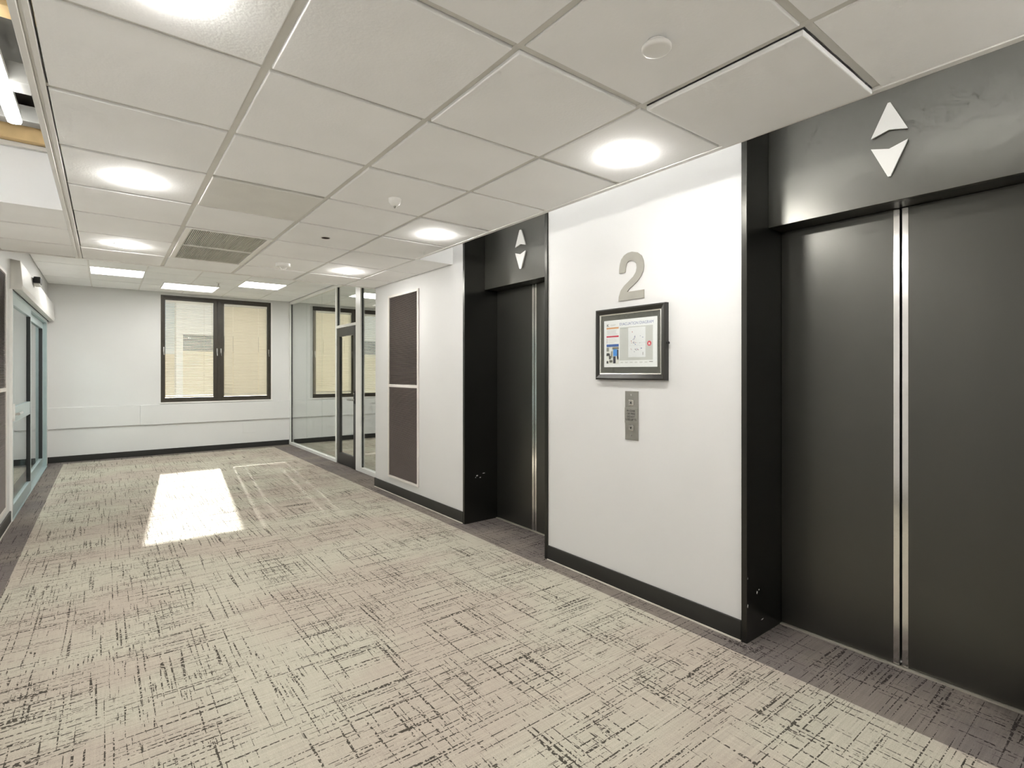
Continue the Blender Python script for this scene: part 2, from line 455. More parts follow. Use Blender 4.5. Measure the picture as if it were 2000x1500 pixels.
# wide rail beside the open bay, and the fascia at the cove
boxes('edge_rail', M_TRIMW, [(XO, XO + .020, -.4, YC, H1 - .006, H1 + .045), (XO + .020, XO + .030, -.4, YC, H1 + .006, H1 + .04), (XO + .030, GX[0] + .008, -.4, YC, H1 - .002, H1 + .04)], cl, bevel=.002)
box('edge_trim', M_TRIMW, XE - .016, XE + .014, -.4, YE + .014, H1 - .004, H1 + .03, cl, bevel=.002)
box('cove_end', M_TILE, XE - .016, XR, YE, YE + .02, H1 - .002, HS, cl)
box('cove_top', M_TILE, XE - .5, 2.80, YB, YE, 2.86, 2.88, cl)
box('cove_floor', M_TILE, XE - .48, XE - .012, YB, YE, H1 + .040, H1 + .046, cl)  # unseen board added to stop tube light leaking between the tiles
box('cove_back', M_TILE, XE - .5, XE - .48, YB, YE, H1 + .046, 2.88, cl)
box('rear_panel', M_TILE, XL, XE, YB, -.03, H1, H1 + .02, cl)
box('bulkhead', M_TRIMW, XL, XP + .03, YC, YC + .03, H1 - .004, HS, cl, bevel=.002)
# open bay on the left
box('bay_end_panel', M_TILE, XL, XO, YO - .015, YO, H1 - .004, 2.735, cl)
box('bay_angle', M_TEE, XL, XO, YO - .045, YO - .015, 2.725, 2.75, cl)
# closing panels of the ceiling void beside the bay
box('void_board', M_DUCT, XO + .05, XO + .06, YB, YO, H1 + .05, HS, cl)

cl2 = sroot('ceiling', (0, YC, H2), 'higher ceiling of white tiles in front of the far window', 'ceiling')
FY = [YC + .03, 6.15, 6.75, 7.35, 7.95, 8.55, 9.15, 9.75, 10.35, YF]
FX = [XL, -.1765, .4235, 1.0235, 1.6235, 2.2235, 2.78]
PANELS = [(-.1765, .4235, 8.55, 9.15), (1.6235, 2.2235, 8.55, 9.15)]
for i in range(len(FX) - 1):
    for j in range(len(FY) - 1):
        if (i, j) in ((1, 5), (4, 5)): continue
        tile(FX[i], FX[i + 1], FY[j], FY[j + 1], H2, cl2, gap=.016 if FY[j + 1] - FY[j] > .2 else .012)
for x in FX[1:-1]: box('tee_bar', M_TRIMW, x - .010, x + .010, YC + .03, YF, H2 + .004, H2 + .03, cl2)
for y in FY[1:-1]: box('tee_bar', M_TRIMW, XL, 2.78, y - .010, y + .010, H2 + .005, H2 + .03, cl2)
cl3 = sroot('ceiling', (4, YC, H2), 'white tiled ceiling of the glazed office', 'ceiling')
OX = [2.84, 3.4235, 4.0235, 4.6235, 5.2235, 6.2]
for i in range(len(OX) - 1):
    for j in range(len(FY) - 1):
        if (i, j) == (1, 5): continue
        tile(OX[i], OX[i + 1], FY[j], FY[j + 1], H2, cl3, gap=.012)
box('tee_grid', M_TRIMW, 2.84, 6.2, YC, YF, H2 + .018, H2 + .03, cl3)
cl4 = box('ceiling', M_TILE, -3.2, XL - .15, 5.8, YF, H2, H2 + .02)
struct(cl4, 'plain ceiling behind the sliding doors', 'ceiling')

# ------------------------------------------------------------------ windows
def make_window(name, x0, x1, label):
    w = sroot(name, ((x0 + x1) / 2, YF, WZ0), label, 'window')
    ya, yb = YF - .004, YF + .06
    boxes('window_frame', M_BRONZE, [(x0, x0 + .032, ya, yb, WZ0, WZ1), (x1 - .032, x1, ya, yb, WZ0, WZ1),
          (x0 + .032, x1 - .032, ya, yb, WZ1 - .035, WZ1), (x0 + .032, x1 - .032, ya, yb, WZ0, WZ0 + .035)], w, bevel=.002)
    xm = (x0 + x1) / 2
    box('mullion', M_BRONZE, xm - .022, xm + .022, ya - .004, yb, WZ0 + .035, WZ1 - .035, w, bevel=.003)
    for a, b in ((x0 + .032, xm - .022), (xm + .022, x1 - .032)):
        r = .036 if a < xm else .036
        fl_, fr_ = (.030, .060) if a < xm else (.060, .030)
        s = boxes('sash', M_BRONZE, [(a, a + fl_, ya + .006, yb - .006, WZ0 + .035, WZ1 - .035), (b - fr_, b, ya + .006, yb - .006, WZ0 + .035, WZ1 - .035),
              (a + fl_, b - fr_, ya + .006, yb - .006, WZ1 - .080, WZ1 - .035), (a + fl_, b - fr_, ya + .006, yb - .006, WZ0 + .035, WZ0 + .075)], w, bevel=.002)
        box('pane', M_WINGLASS, a + fl_, b - fr_, yb - .018, yb - .012, WZ0 + .075, WZ1 - .08, s)
        for xx in (a + .008, b - .008):
            box('latch', M_CHROME, xx - .009, xx + .009, ya - .020, ya + .006, 1.72, 1.80, s, bevel=.004)
            rod('latch_lever', M_CHROME, (xx, ya - .018, 1.73), (xx + .004, ya - .022, 1.67), .006, s)
    boxes('window_trim', M_TRIMW, [(x1, x1 + .022, YF - .008, YF, WZ0 - .02, WZ1 + .01), (x0 - .012, x1 + .03, YF - .016, YF, WZ0 - .022, WZ0)], w)
    return w
make_window('window_1', WX0, WX1, 'dark brown double window with pale blinds on the far wall')
make_window('window_2', VX0, VX1, 'dark brown window with blinds seen through the glass partition')

def slat_mesh(w, tilt, hole_at, depth=.033):
    """one slightly crowned blind slat with cord holes, centred on the origin; tilt>0: the inner edge hangs lower"""
    bm = bmesh.new()
    xs = [-w / 2]
    for h in hole_at: xs += [h - .0035, h + .0035]
    xs.append(w / 2)
    prof = [(-.5, 0.0), (-.22, .0030), (.22, .0030), (.5, 0.0)]   # across the slat: -0.5 = room side
    c, s = math.cos(tilt), math.sin(tilt)
    def P(x, u, up):
        y, z = u * depth, up
        return (x, y * c - z * s * -1 * 0 - z * s, y * s + z * c)
    V = [[bm.verts.new(P(x, u, up)) for u, up in prof] for x in xs]
    for i in range(len(xs) - 1):
        for k in range(3):
            if i % 2 == 1 and k == 1: continue
            bm.faces.new([V[i][k], V[i + 1][k], V[i + 1][k + 1], V[i][k + 1]])
    bmesh.ops.recalc_face_normals(bm, faces=list(bm.faces))
    me = bpy.data.meshes.new('slat'); bm.to_mesh(me); bm.free()
    for p in me.polygons: p.use_smooth = True
    return me
def blind(x0, x1, tilt, m, label, pitch=.0278, holes=True):
    z1, z0 = WZ1 - .086, WZ0 + .098
    yc = YF + .018
    xc = (x0 + x1) / 2; w = x1 - x0
    t = thing('venetian_blind', (xc, yc, z0), label, 'blind', 'venetian blinds in the windows')
    hs = [-.30 * w, .30 * w]
    me = slat_mesh(w, tilt, hs); me.materials.append(m)
    n = int((z1 - z0 - .02) / pitch)
    for k in range(n):
        o = new_obj('slat', me, t); o.location = (random.uniform(-.001, .001), 0, .016 + k * pitch)
        o.rotation_euler = (random.uniform(-.015, .015), 0, 0)
    box('head_rail', M_RAIL, x0, x1, yc - .016, yc + .016, z1 - .034, z1 + .006, t)
    box('bottom_rail', M_RAIL, x0 + .006, x1 - .006, yc - .012, yc + .012, z0 - .002, z0 + .008, t, bevel=.003)
    for h in hs: rod('ladder_cord', M_CORD, (xc + h, yc - .014, z0), (xc + h, yc - .014, z1), .0012, t, 6)
    rod('tilt_wand', M_CORD, (x1 - .02, yc - .02, z1), (x1 - .015, yc - .022, z1 - .85), .0025, t, 6)
    return t
xm1 = (WX0 + WX1) / 2; xm2 = (VX0 + VX1) / 2
OPEN, SHUT = math.radians(24), math.radians(-66)
blind(WX0 + .068, xm1 - .088, OPEN, M_SLATW, 'left blind of the main window, slats tilted half open')
blind(xm1 + .088, WX1 - .068, SHUT, M_SLAT, 'right blind of the main window, cream slats nearly closed')
blind(VX0 + .068, xm2 - .088, SHUT * .86, M_SLAT, 'left blind of the office window seen behind glass')
blind(xm2 + .088, VX1 - .068, OPEN, M_SLAT, 'right blind of the office window beside the wall corner')

# ------------------------------------------------------------------ lift entrances
def lift(c, w, label, which):
    y0, y1 = c - w, c + w
    t = thing('elevator', (XD, c, 0), label, 'elevator', 'black lift entrances')
    for a, b in ((y0, y0 + .03), (y1 - .03, y1)):
        box('jamb', M_JAMB, XR - .012, XD + .04, a, b, .0005, 2.855, t, bevel=.002)
    hd = box('header', M_LIFTH, XH, XH + .03, y0 + .03, y1 - .03, 2.141, 2.855, t, bevel=.002)
    box('header_soffit', M_LIFT, XH + .03, XD + .04, y0 + .03, y1 - .03, 2.141, 2.17, t)
    box('sill', M_SILL, XD - .018, XD + .04, y0 + .03, y1 - .03, 0, .006, t)
    for s in (-1, 1):
        a, b = (y0 + .031, c - .004) if s < 0 else (c + .004, y1 - .031)
        d = box('door_panel', M_LIFT, XD, XD + .035, a, b, .008, 2.14, t, bevel=.0015)
        e, f = (c - .029, c - .005) if s < 0 else (c + .005, c + .029)
        box('edge_strip', M_CHROME, XD - .003, XD + .002, e, f, .010, 2.138, d, bevel=.0006)
    tip = .004 if which == 2 else .010
    up = [(c + tip, 2.58), (c - tip, 2.58), (c - .068, 2.443), (c, 2.462), (c + .068, 2.443)]
    dn = [(c + .068, 2.393), (c, 2.373), (c - .068, 2.393), (c - tip, 2.253), (c + tip, 2.253)]
    a1 = prism_x('up_arrow', M_ARROW, up, XH - .014, XH - .001, t, bevel=.0015); a1['label'] = 'white upward arrow lantern'
    a2 = prism_x('down_arrow', M_ARROW, dn, XH - .014, XH - .001, t, bevel=.0015); a2['label'] = 'white downward arrow lantern'
    return t
L2 = lift(*LIFTS[0], 'large black lift entrance at the right edge of the picture', 2)
L1 = lift(*LIFTS[1], 'black lift entrance farther along, left of the number 2', 1)
def chip(parent, y, pts):
    for x, z, dx, dz in pts:
        prism_y('paint_chip', M_PLASTIC, [(x - dx, z - dz * .4), (x + dx * .2, z - dz), (x + dx, z + dz * .5), (x - dx * .1, z + dz)], y - .0006, y + .0002, parent)
chip(L1, LIFTS[1][0] + LIFTS[1][1] - .0302, [(2.70, .425, .012, .006), (2.735, .405, .010, .005), (2.775, .440, .018, .004), (2.685, .41, .006, .004)])
chip(L2, LIFTS[0][0] + LIFTS[0][1] - .0302, [(2.665, .235, .006, .008), (2.685, .245, .004, .004), (2.72, .082, .014, .003), (2.572, .33, .003, .006), (2.572, .19, .004, .010)])

# ------------------------------------------------------------------ things on the lift wall
TWO = [(2.2153, 1.9999), (2.2153, 2.0174), (2.2111, 2.0524), (2.1978, 2.0857), (2.1755, 2.1076), (2.1469, 2.1186), (2.1127, 2.1205), (2.0734, 2.1092), (2.0418, 2.0855), (2.0268, 2.0532), (2.0225, 2.022), (2.0271, 1.9916), (2.044, 1.9601), (2.0712, 1.9327), (2.1067, 1.9092), (2.1323, 1.8947), (2.1517, 1.8758), (2.0225, 1.8758), (2.0225, 1.8258), (2.2212, 1.8258), (2.2178, 1.8524), (2.2028, 1.8894), (2.1755, 1.9169), (2.1388, 1.9401), (2.1027, 1.9654), (2.0829, 1.9908), (2.0767, 2.015), (2.0798, 2.0405), (2.0924, 2.0575), (2.1167, 2.0672), (2.1388, 2.0661), (2.155, 2.0548), (2.1632, 2.0305), (2.1672, 1.9999)]
n2 = prism_x('floor_number', M_NUM, TWO, XR - .008, XR - .0003)
tag(n2, 'large grey metal numeral 2 on the wall above the evacuation diagram', 'number')

# framed evacuation diagram
FY0, FY1, FZ0, FZ1 = 1.850, 2.398, 1.328, 1.780
XFr = XR - .035
ev = thing('evacuation_diagram', (XR, (FY0 + FY1) / 2, FZ0), 'framed evacuation diagram in a black moulding on the white wall', 'sign')
def moulding(name, m, inset, w, xa, xb, parent, bevel):
    a, b, c, d = FY0 + inset, FY1 - inset, FZ0 + inset, FZ1 - inset
    bm = bmesh.new()
    o = [(a, c), (b, c), (b, d), (a, d)]; i = [(a + w, c + w), (b - w, c + w), (b - w, d - w), (a + w, d - w)]
    def R(x, q): return [bm.verts.new((x, y, z)) for y, z in q]
    f = .3
    mid = [((p[0] * (1 - f) + q[0] * f), (p[1] * (1 - f) + q[1] * f)) for p, q in zip(o, i)]
    rings = [R(xb, o), R(xa + (xb - xa) * .25, o), R(xa, mid), R(xa + bevel, i), R(xb, i)]
    for A, B in zip(rings, rings[1:]):
        for k in range(4): bm.faces.new([A[k], A[(k + 1) % 4], B[(k + 1) % 4], B[k]])
    return finish(bm, name, m, parent)
moulding('frame', M_FRAMEB, 0, .032, XFr, XR - .0005, ev, .010)
moulding('silver_slip', M_SILVER, .032, .010, XFr + .010, XR - .008, ev, .003)
box('mount_board', M_MAT, XR - .018, XR - .004, FY0 + .036, FY1 - .036, FZ0 + .036, FZ1 - .036, ev)
PA, PB, PC, PD = 1.915, 2.330, 1.408, 1.706
px = XR - .0195
ps = box('poster', M_PAPER, px, XR - .018, PA, PB, PC, PD, ev)
LAY = [0]
def pr(name, col, s0, s1, t0, t1, layer=1):
    y0, y1 = PB - (PB - PA) * s1, PB - (PB - PA) * s0
    z0, z1 = PD - (PD - PC) * t1, PD - (PD - PC) * t0
    return box(name, ink('%02x%02x%02x' % tuple(int(c * 255) for c in col), col), px - .0002 * layer - .0002, px - .0002 * layer + .0001, y0, y1, z0, z1, ps)
pr('printed_panel', (.58, .58, .57), .315, .925, .165, .86)
pr('printed_plan', (.80, .80, .83), .48, .795, .185, .80, 2)
pr('printed_bar', (.70, .36, .17), .05, .295, .150, .185)
pr('printed_bar', (.55, .02, .06), .05, .295, .330, .362)
pr('printed_photo', (.72, .72, .68), .05, .295, .51, .93)
pr('printed_bar', (.05, .13, .42), .05, .295, .51, .565, 2)
R2 = random.Random(3)
for (s0, s1, t0, t1, c) in [(.05, .10, .58, .66, (.30, .30, .27)), (.11, .16, .60, .72, (.85, .85, .83)), (.05, .12, .70, .76, (.04, .04, .04)), (.17, .295, .575, .62, (.22, .19, .14)),
                            (.185, .262, .615, .765, (.05, .28, .78)), (.262, .29, .63, .84, (.03, .04, .08)), (.185, .235, .77, .92, (.03, .03, .05)), (.24, .29, .80, .90, (.80, .78, .74)),
                            (.06, .10, .80, .86, (.80, .80, .78)), (.10, .14, .76, .83, (.09, .09, .08)), (.05, .09, .87, .92, (.05, .05, .05)), (.11, .17, .85, .90, (.12, .12, .10)), (.14, .17, .66, .80, (.35, .32, .24))]:
    pr('printed_detail', c, s0, s1, t0, t1, 3)
for k in range(7): pr('printed_line', (.55, .56, .58), .06, .27 - R2.random() * .05, .205 + k * .016, .211 + k * .016)
for k in range(4):
    pr('printed_line', (.60, .55, .55), .085, .27 - R2.random() * .06, .39 + k * .028, .396 + k * .028)
    pr('printed_line', (.35, .12, .12) if k % 2 else (.2, .2, .25), .052, .066, .385 + k * .028, .398 + k * .028)
for k in range(6): pr('printed_line', (.62, .62, .62), .33 + k * .09, .38 + k * .09, .895, .915)
pr('printed_line', (.2, .2, .2), .86, .925, .888, .902, 1)
pr('printed_line', (.35, .38, .36), .325, .455, .187, .197, 2)
for k in range(26):
    s = .52 + R2.random() * .22; q = .24 + R2.random() * .30 if k < 16 else .58 + R2.random() * .10
    if k < 10: s = .54 + R2.random() * .07
    c = [(.22, .24, .45), (.3, .3, .38), (.5, .2, .2)][k % 3]
    pr('printed_mark', c, s, s + .010 + R2.random() * .012, q, q + .008 + R2.random() * .014, 3)
pr('printed_line', (.55, .55, .58), .60, .84, .505, .509, 3)
pr('printed_line', (.55, .55, .58), .50, .78, .56, .563, 3)
pr('printed_mark', (.3, .3, .3), .745, .756, .70, .76, 3)
def disc_print(col, s, t, r, layer):
    cy, cz = PB - (PB - PA) * s, PD - (PD - PC) * t
    poly = [(cy + r * math.cos(2 * math.pi * k / 24), cz + r * math.sin(2 * math.pi * k / 24)) for k in range(24)]
    return prism_x('printed_symbol', ink('s%d' % layer, col), poly, px - .0002 * layer - .0002, px - .0002 * layer, ps)
disc_print((.70, .06, .09), .862, .53, .0155, 2)
prism_x('printed_symbol', ink('symbolwhite', (.85, .8, .8)), [(PB - (PB - PA) * a, PD - (PD - PC) * b) for a, b in ((.846, .556), (.852, .512), (.872, .512), (.878, .556), (.868, .556), (.866, .540), (.858, .540), (.856, .556))], px - .0012, px - .0008, ps)
px0 = px
text_on_wall('lettering', 'EVACUATION DIAGRAM', ink('title', (.16, .20, .42)), px - .0005, PB - (PB - PA) * .315, PB - (PB - PA) * .935, PD - (PD - PC) * .128, PD - (PD - PC) * .068, ps)
text_on_wall('lettering', 'K', ink('black', (.02, .02, .025)), px - .0005, PB - (PB - PA) * .058, PB - (PB - PA) * .105, PD - (PD - PC) * .132, PD - (PD - PC) * .075, ps, True)
pr('printed_line', (.6, .6, .62), .13, .24, .09, .10); pr('printed_line', (.6, .6, .62), .13, .22, .11, .12)
box('glass_pane', glass('picture_glass', (.97, .98, .97)), XR - .0235, XR - .0225, FY0 + .036, FY1 - .036, FZ0 + .036, FZ1 - .036, ev)
lk = lambda r, y0, y1: rod('lock', M_DARK, (XR - .018, y0, 1.545), (XR - .018, y1, 1.545), r, ev, 16)
lk(.006, FY0 - .006, FY0 + .001); lk(.008, FY0 - .014, FY0 - .006)

# lift call panel
CY0, CY1, CZ0, CZ1 = 2.066, 2.168, .956, 1.258
cpn = thing('call_panel', (XR, (CY0 + CY1) / 2, CZ0), 'steel lift call panel with two buttons under the evacuation diagram', 'button panel')
box('plate', M_STEEL, XR - .006, XR - .0004, CY0, CY1, CZ0, CZ1, cpn, bevel=.001)
cc = (CY0 + CY1) / 2
plq = box('plaque', M_STEEL, XR - .011, XR - .006, CY0 + .001, CY1 - .001, 1.061, 1.156, cpn, bevel=.001)
for s, z0, z1, a in (('IN CASE', 1.131, 1.143, .032), ('OF FIRE', 1.113, 1.125, .032), ('DO NOT', 1.095, 1.107, .030), ('USE LIFTS', 1.077, 1.089, .041)):
    text_on_wall('lettering', s, ink('black', (.02, .02, .025)), XR - .0114, cc + a, cc - a, z0, z1, plq, True)
for z, d in ((1.187, 1), (1.032, -1)):
    b = box('button', M_CHROME, XR - .012, XR - .006, cc - .018, cc + .018, z - .018, z + .018, cpn, bevel=.004)
    box('button_face', M_STEEL, XR - .0126, XR - .012, cc - .013, cc + .013, z - .013, z + .013, b)
    prism_x('arrow_mark', M_DARK, [(cc - .008, z - .005 * d), (cc + .008, z - .005 * d), (cc, z + .009 * d)], XR - .0132, XR - .0126, b)
for z in (1.236, .984): rod('screw', M_CHROME, (XR - .006, cc, z), (XR - .010, cc, z), .005, cpn)

# wall grilles
def grille(xw, sgn, y0, y1, label):
    """sgn: direction of the room from the wall"""
    z0, z1, zm = .18, 2.25, 1.226
    t = thing('wall_grille', (xw, (y0 + y1) / 2, z0), label, 'vent grille', 'tall wall grilles')
    def X(a, b): return sorted((xw + sgn * a, xw + sgn * b))
    f = .026
    boxes('frame', M_GRILLEF, [(*X(.0005, .016), y0, y0 + f, z0, z1), (*X(.0005, .016), y1 - f, y1, z0, z1), (*X(.0005, .016), y0 + f, y1 - f, z1 - f, z1), (*X(.0005, .016), y0 + f, y1 - f, z0, z0 + f)], t, bevel=.001)
    box('mid_rail', M_GRILLEF, *X(.0005, .016), y0 + f, y1 - f, zm - .016, zm + .016, t, bevel=.001)
    box('back_plate', M_GRILLEBACK, *X(.0003, .0012), y0 + f, y1 - f, z0 + f, z1 - f, t)
    bm = bmesh.new(); z = z0 + f + .004
    while z < z1 - f - .008:
        if abs(z + .005 - zm) > .022:
            a, b = xw + sgn * .002, xw + sgn * .013
            v = [bm.verts.new(p) for p in ((a, y0 + f, z + .0095), (a, y1 - f, z + .0095), (b, y1 - f, z + .003), (b, y0 + f, z + .003), (a, y0 + f, z + .006), (a, y1 - f, z + .006), (b, y1 - f, z), (b, y0 + f, z))]
            for q in ((0, 1, 2, 3), (4, 7, 6, 5), (3, 2, 6, 7), (0, 4, 5, 1)): bm.faces.new([v[i] for i in q])
        z += .0125
    s = finish(bm, 'louvre_slats', M_GRILLE, t); s['kind'] = 'stuff'
    return t
grille(XR, -1, 4.908, 5.645, 'tall brown louvred wall grille left of the farther lift')
grille(XL, 1, 5.565, 6.30, 'tall brown louvred grille on the left wall beside the sliding doors')

# ------------------------------------------------------------------ glass partition and its door
gp = thing('glass_partition', (XP, 8.3, 0), 'white framed floor to ceiling glass partition with butt-jointed panes', 'partition')
pa, pb = XP - .03, XP + .03
TOPZ = H2 - .002
box('corner_post', M_WHITEFRAME, pa, pb, YF - .055, YF - .001, 0, TOPZ, gp, bevel=.002)
box('header_rail', M_WHITEFRAME, pa, pb, YC + .002, YF - .055, TOPZ - .05, TOPZ, gp, bevel=.002)
box('floor_track', M_WHITEFRAME, pa, pb, 8.03, YF - .055, 0, .045, gp, bevel=.002)
box('floor_track', M_WHITEFRAME, pa, pb, YC + .002, 7.02, 0, .06, gp, bevel=.002)
box('door_post', M_WHITEFRAME, pa, pb, 7.975, 8.03, 0, TOPZ - .05, gp, bevel=.002)
box('door_post', M_WHITEFRAME, pa, pb, 7.02, 7.20, 0, TOPZ - .05, gp, bevel=.002)
box('transom_bar', M_WHITEFRAME, pa, pb, 7.20, 7.975, 2.045, 2.085, gp, bevel=.002)
for y0, y1, z0, z1 in ((9.585, YF - .055, .045, TOPZ - .05), (8.75, 9.579, .045, TOPZ - .05), (8.03, 8.744, .045, TOPZ - .05), (7.20, 7.975, 2.085, TOPZ - .05), (YC + .02, 7.02, .06, TOPZ - .05)):
    box('pane', M_GLASS, XP - .006, XP + .006, y0, y1, z0, z1, gp)
for y, z0 in ((8.028, .045), (YF - .057, .045), (7.018, .06), (7.973, 2.085)): box('gasket', M_GASKET, XP - .012, XP + .012, y - .010, y, z0, TOPZ - .05, gp)
boxes('door_stop', M_GASKET, [(XP + .012, XP + .02, 7.20, 7.206, 0, 2.045)], gp)

gd = thing('glass_door', (XP, 7.97, 0), 'narrow glazed door with a dark frame and lever handle in the partition', 'door')
da, db = XP - .022, XP + .022
dy0, dy1, dz1 = 7.206, 7.970, 2.04
boxes('door_frame', M_GREYFRAME, [(da, db, dy0, dy0 + .10, .008, dz1), (da, db, dy1 - .10, dy1, .008, dz1), (da, db, dy0 + .10, dy1 - .10, .008, .17), (da, db, dy0 + .10, dy1 - .10, dz1 - .125, dz1)], gd, bevel=.002)
box('pane', M_GLASS, XP - .004, XP + .004, dy0 + .10, dy1 - .10, .17, dz1 - .125, gd)
hx = da - .004
rs = box('handle_plate', M_DARK, hx - .006, da, dy0 + .022, dy0 + .07, .93, 1.11, gd, bevel=.004)
rod('handle_lever', M_STEEL, (hx - .045, dy0 + .045, .985), (hx - .045, dy0 + .20, .985), .011, rs, 14)
rod('handle_spindle', M_STEEL, (hx, dy0 + .045, .985), (hx - .05, dy0 + .045, .985), .010, rs, 14)
rod('lock_cylinder', M_CHROME, (hx - .004, dy0 + .045, 1.075), (hx - .016, dy0 + .045, 1.075), .014, rs, 14)
for z in (.25, 1.05, 1.83): box('hinge', M_STEEL, da - .006, da + .004, dy1 - .012, dy1 + .014, z - .05, z + .05, gd, bevel=.002)

# ------------------------------------------------------------------ sliding doors on the left
sl = thing('sliding_door', (XL, 8.4, 0), 'aluminium framed sliding glass doors in the left wall', 'door')
xa, xb = XL - .075, XL - .03      # fixed leaf plane
x2a, x2b = XL - .026, XL + .014   # sliding leaf plane
boxes('door_casing', M_WHITEFRAME, [(XL - .10, XL + .018, DY0 - .055, DY0, 0, DZ)], sl, bevel=.002)
boxes('door_casing', M_BLUEFRAME, [(XL - .10, XL + .012, DY1 - .06, DY1, 0, DZ)], sl, bevel=.002)
box('door_track', M_BLUEFRAME, XL - .10, XL + .012, DY0, DY1 - .06, 2.10, DZ, sl, bevel=.002)
box('threshold', M_BLUEFRAME, XL - .10, XL + .020, DY0, DY1 - .06, 0, .012, sl)
def leaf(y0, y1, a, b, mid):
    z0, z1 = .014, 2.098
    s = .075
    d = boxes('door_leaf', M_BLUEFRAME, [(a, b, y0, y0 + s, z0, z1), (a, b, y1 - s, y1, z0, z1), (a, b, y0 + s, y1 - s, z0, z0 + .12), (a, b, y0 + s, y1 - s, z1 - .09, z1)]
              + ([(a, b, y0 + s, y1 - s, .90, 1.045)] if mid else []), sl, bevel=.002)
    xc = (a + b) / 2
    if mid:
        box('pane', M_GLASSB, xc - .004, xc + .004, y0 + s, y1 - s, z0 + .12, .90, d); box('pane', M_GLASSB, xc - .004, xc + .004, y0 + s, y1 - s, 1.045, z1 - .09, d)
    else: box('pane', M_GLASSB, xc - .004, xc + .004, y0 + s, y1 - s, z0 + .12, z1 - .09, d)
    box('gasket', M_GASKET, a - .001, b + .001, y1 - s - .02, y1 - s, z0 + .12, z1 - .09, d)
    return d
lf = leaf(DY0 + .004, 8.20, x2a, x2b, True)
leaf(8.19, DY1 - .062, xa, xb, False)
rod('handle', M_CHROME, (XL + .05, DY0 + .05, .985), (XL + .05, DY0 + .30, .985), .013, lf, 14)
rod('handle', M_CHROME, (XL + .012, DY0 + .06, .985), (XL + .05, DY0 + .06, .985), .010, lf, 14)
box('lock_case', M_WHITEFRAME, XL + .012, XL + .028, DY0 + .006, DY0 + .055, .92, 1.08, lf, bevel=.003)

pel = thing('door_operator', (XL, 8.5, 2.13), 'white door operator box above the sliding glass doors', 'door operator')
bm = bmesh.new()
prof = [(XL + .0005, 2.146), (XL + .0005, 2.425), (XL + .066, 2.415), (XL + .085, 2.19), (XL + .075, 2.146)]
prism_y('cover', M_TRIMW, prof, DY0 + .02, YF - .03, pel)
prism_y('end_cap', M_TEE, [(x + (-.002 if x > XL + .01 else 0), z) for x, z in prof], DY0 + .012, DY0 + .02, pel)
bm.free()
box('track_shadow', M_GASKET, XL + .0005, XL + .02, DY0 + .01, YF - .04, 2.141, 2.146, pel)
ms = thing('motion_sensor', (XL + .08, 7.75, 2.34), 'small black motion sensor on the white door operator', 'sensor')
box('housing', M_DARK, XL + .078, XL + .135, 7.66, 7.85, 2.345, 2.415, ms, bevel=.008)
box('lens', M_TEE, XL + .079, XL + .128, 7.665, 7.845, 2.325, 2.345, ms, bevel=.004)

# ------------------------------------------------------------------ things in and under the ceiling
PLACE = {(0, 0): 'top left, cut by the edge of the picture', (0, 1): 'left row, middle of the low ceiling', (0, 2): 'left row, near the bulkhead',
         (1, 0): 'right row, nearest to the big lift', (1, 1): 'right row, before the farther lift', (1, 2): 'right row, above the brown grille',
         (0, -1): 'left row, added unseen for fill beside the viewer', (1, -1): 'right row, added unseen for fill beside the viewer',
         (0, -2): 'left row, added unseen for fill behind the viewer', (1, -2): 'right row, added unseen for fill behind the viewer'}
def downlight(x, y, label):
    t = thing('downlight', (x, y, H1), label, 'downlight', 'round downlights of the low ceiling')
    lathe('trim_ring', M_PLASTIC, [(.064, -.002), (.070, -.0025), (.078, -.0005), (.079, .004)], x, y, H1, t)
    lathe('diffuser', M_DOWN, [(0, -.018), (.046, -.017), (.061, -.013), (.065, 0)], x, y, H1, t, 16)
for i, x in enumerate((.1235, 1.9235)):
    for k, y in enumerate((1.62, 3.41, 5.19)):
        downlight(x, y, 'round lit downlight, ' + PLACE[(i, k)])
    downlight(x, -.17, 'round lit downlight, ' + PLACE[(i, -1)])  # unseen lamp added to raise floor bounce onto the near ceiling
    downlight(x, -1.96, 'round lit downlight, ' + PLACE[(i, -2)])  # another unseen lamp added to brighten floor and ceiling

def air_grille(y0, y1, label):
    x0, x1 = GX[1] + .018, GX[2] - .014
    t = thing('air_grille', ((x0 + x1) / 2, (y0 + y1) / 2, H1), label, 'vent grille', 'slotted air grilles in the low ceiling')
    boxes('frame', M_PLASTIC, [(x0, x0 + .034, y0, y1, H1 - .006, H1 + .02), (x1 - .034, x1, y0, y1, H1 - .006, H1 + .02), (x0 + .034, x1 - .034, y0, y0 + .014, H1 - .004, H1 + .02), (x0 + .034, x1 - .034, y1 - .014, y1, H1 - .004, H1 + .02)], t, bevel=.001)
    box('back_plate', M_VENTBACK, x0, x1, y0, y1, H1 + .02, H1 + .022, t)
    bm = bmesh.new(); x = x0 + .038
    while x < x1 - .040:
        bx(bm, x, x + .006, y0 + .014, y1 - .014, H1 - .001, H1 + .012); x += .0115
    s = finish(bm, 'slot_bars', M_VENT, t); s['kind'] = 'stuff'
air_grille(GY[7] + .012, GY[8] - .004, 'dark slotted air grille in the ceiling, nearer of the pair')
air_grille(GY[8] + .004, GY[9] - .012, 'dark slotted air grille in the ceiling, farther of the pair')

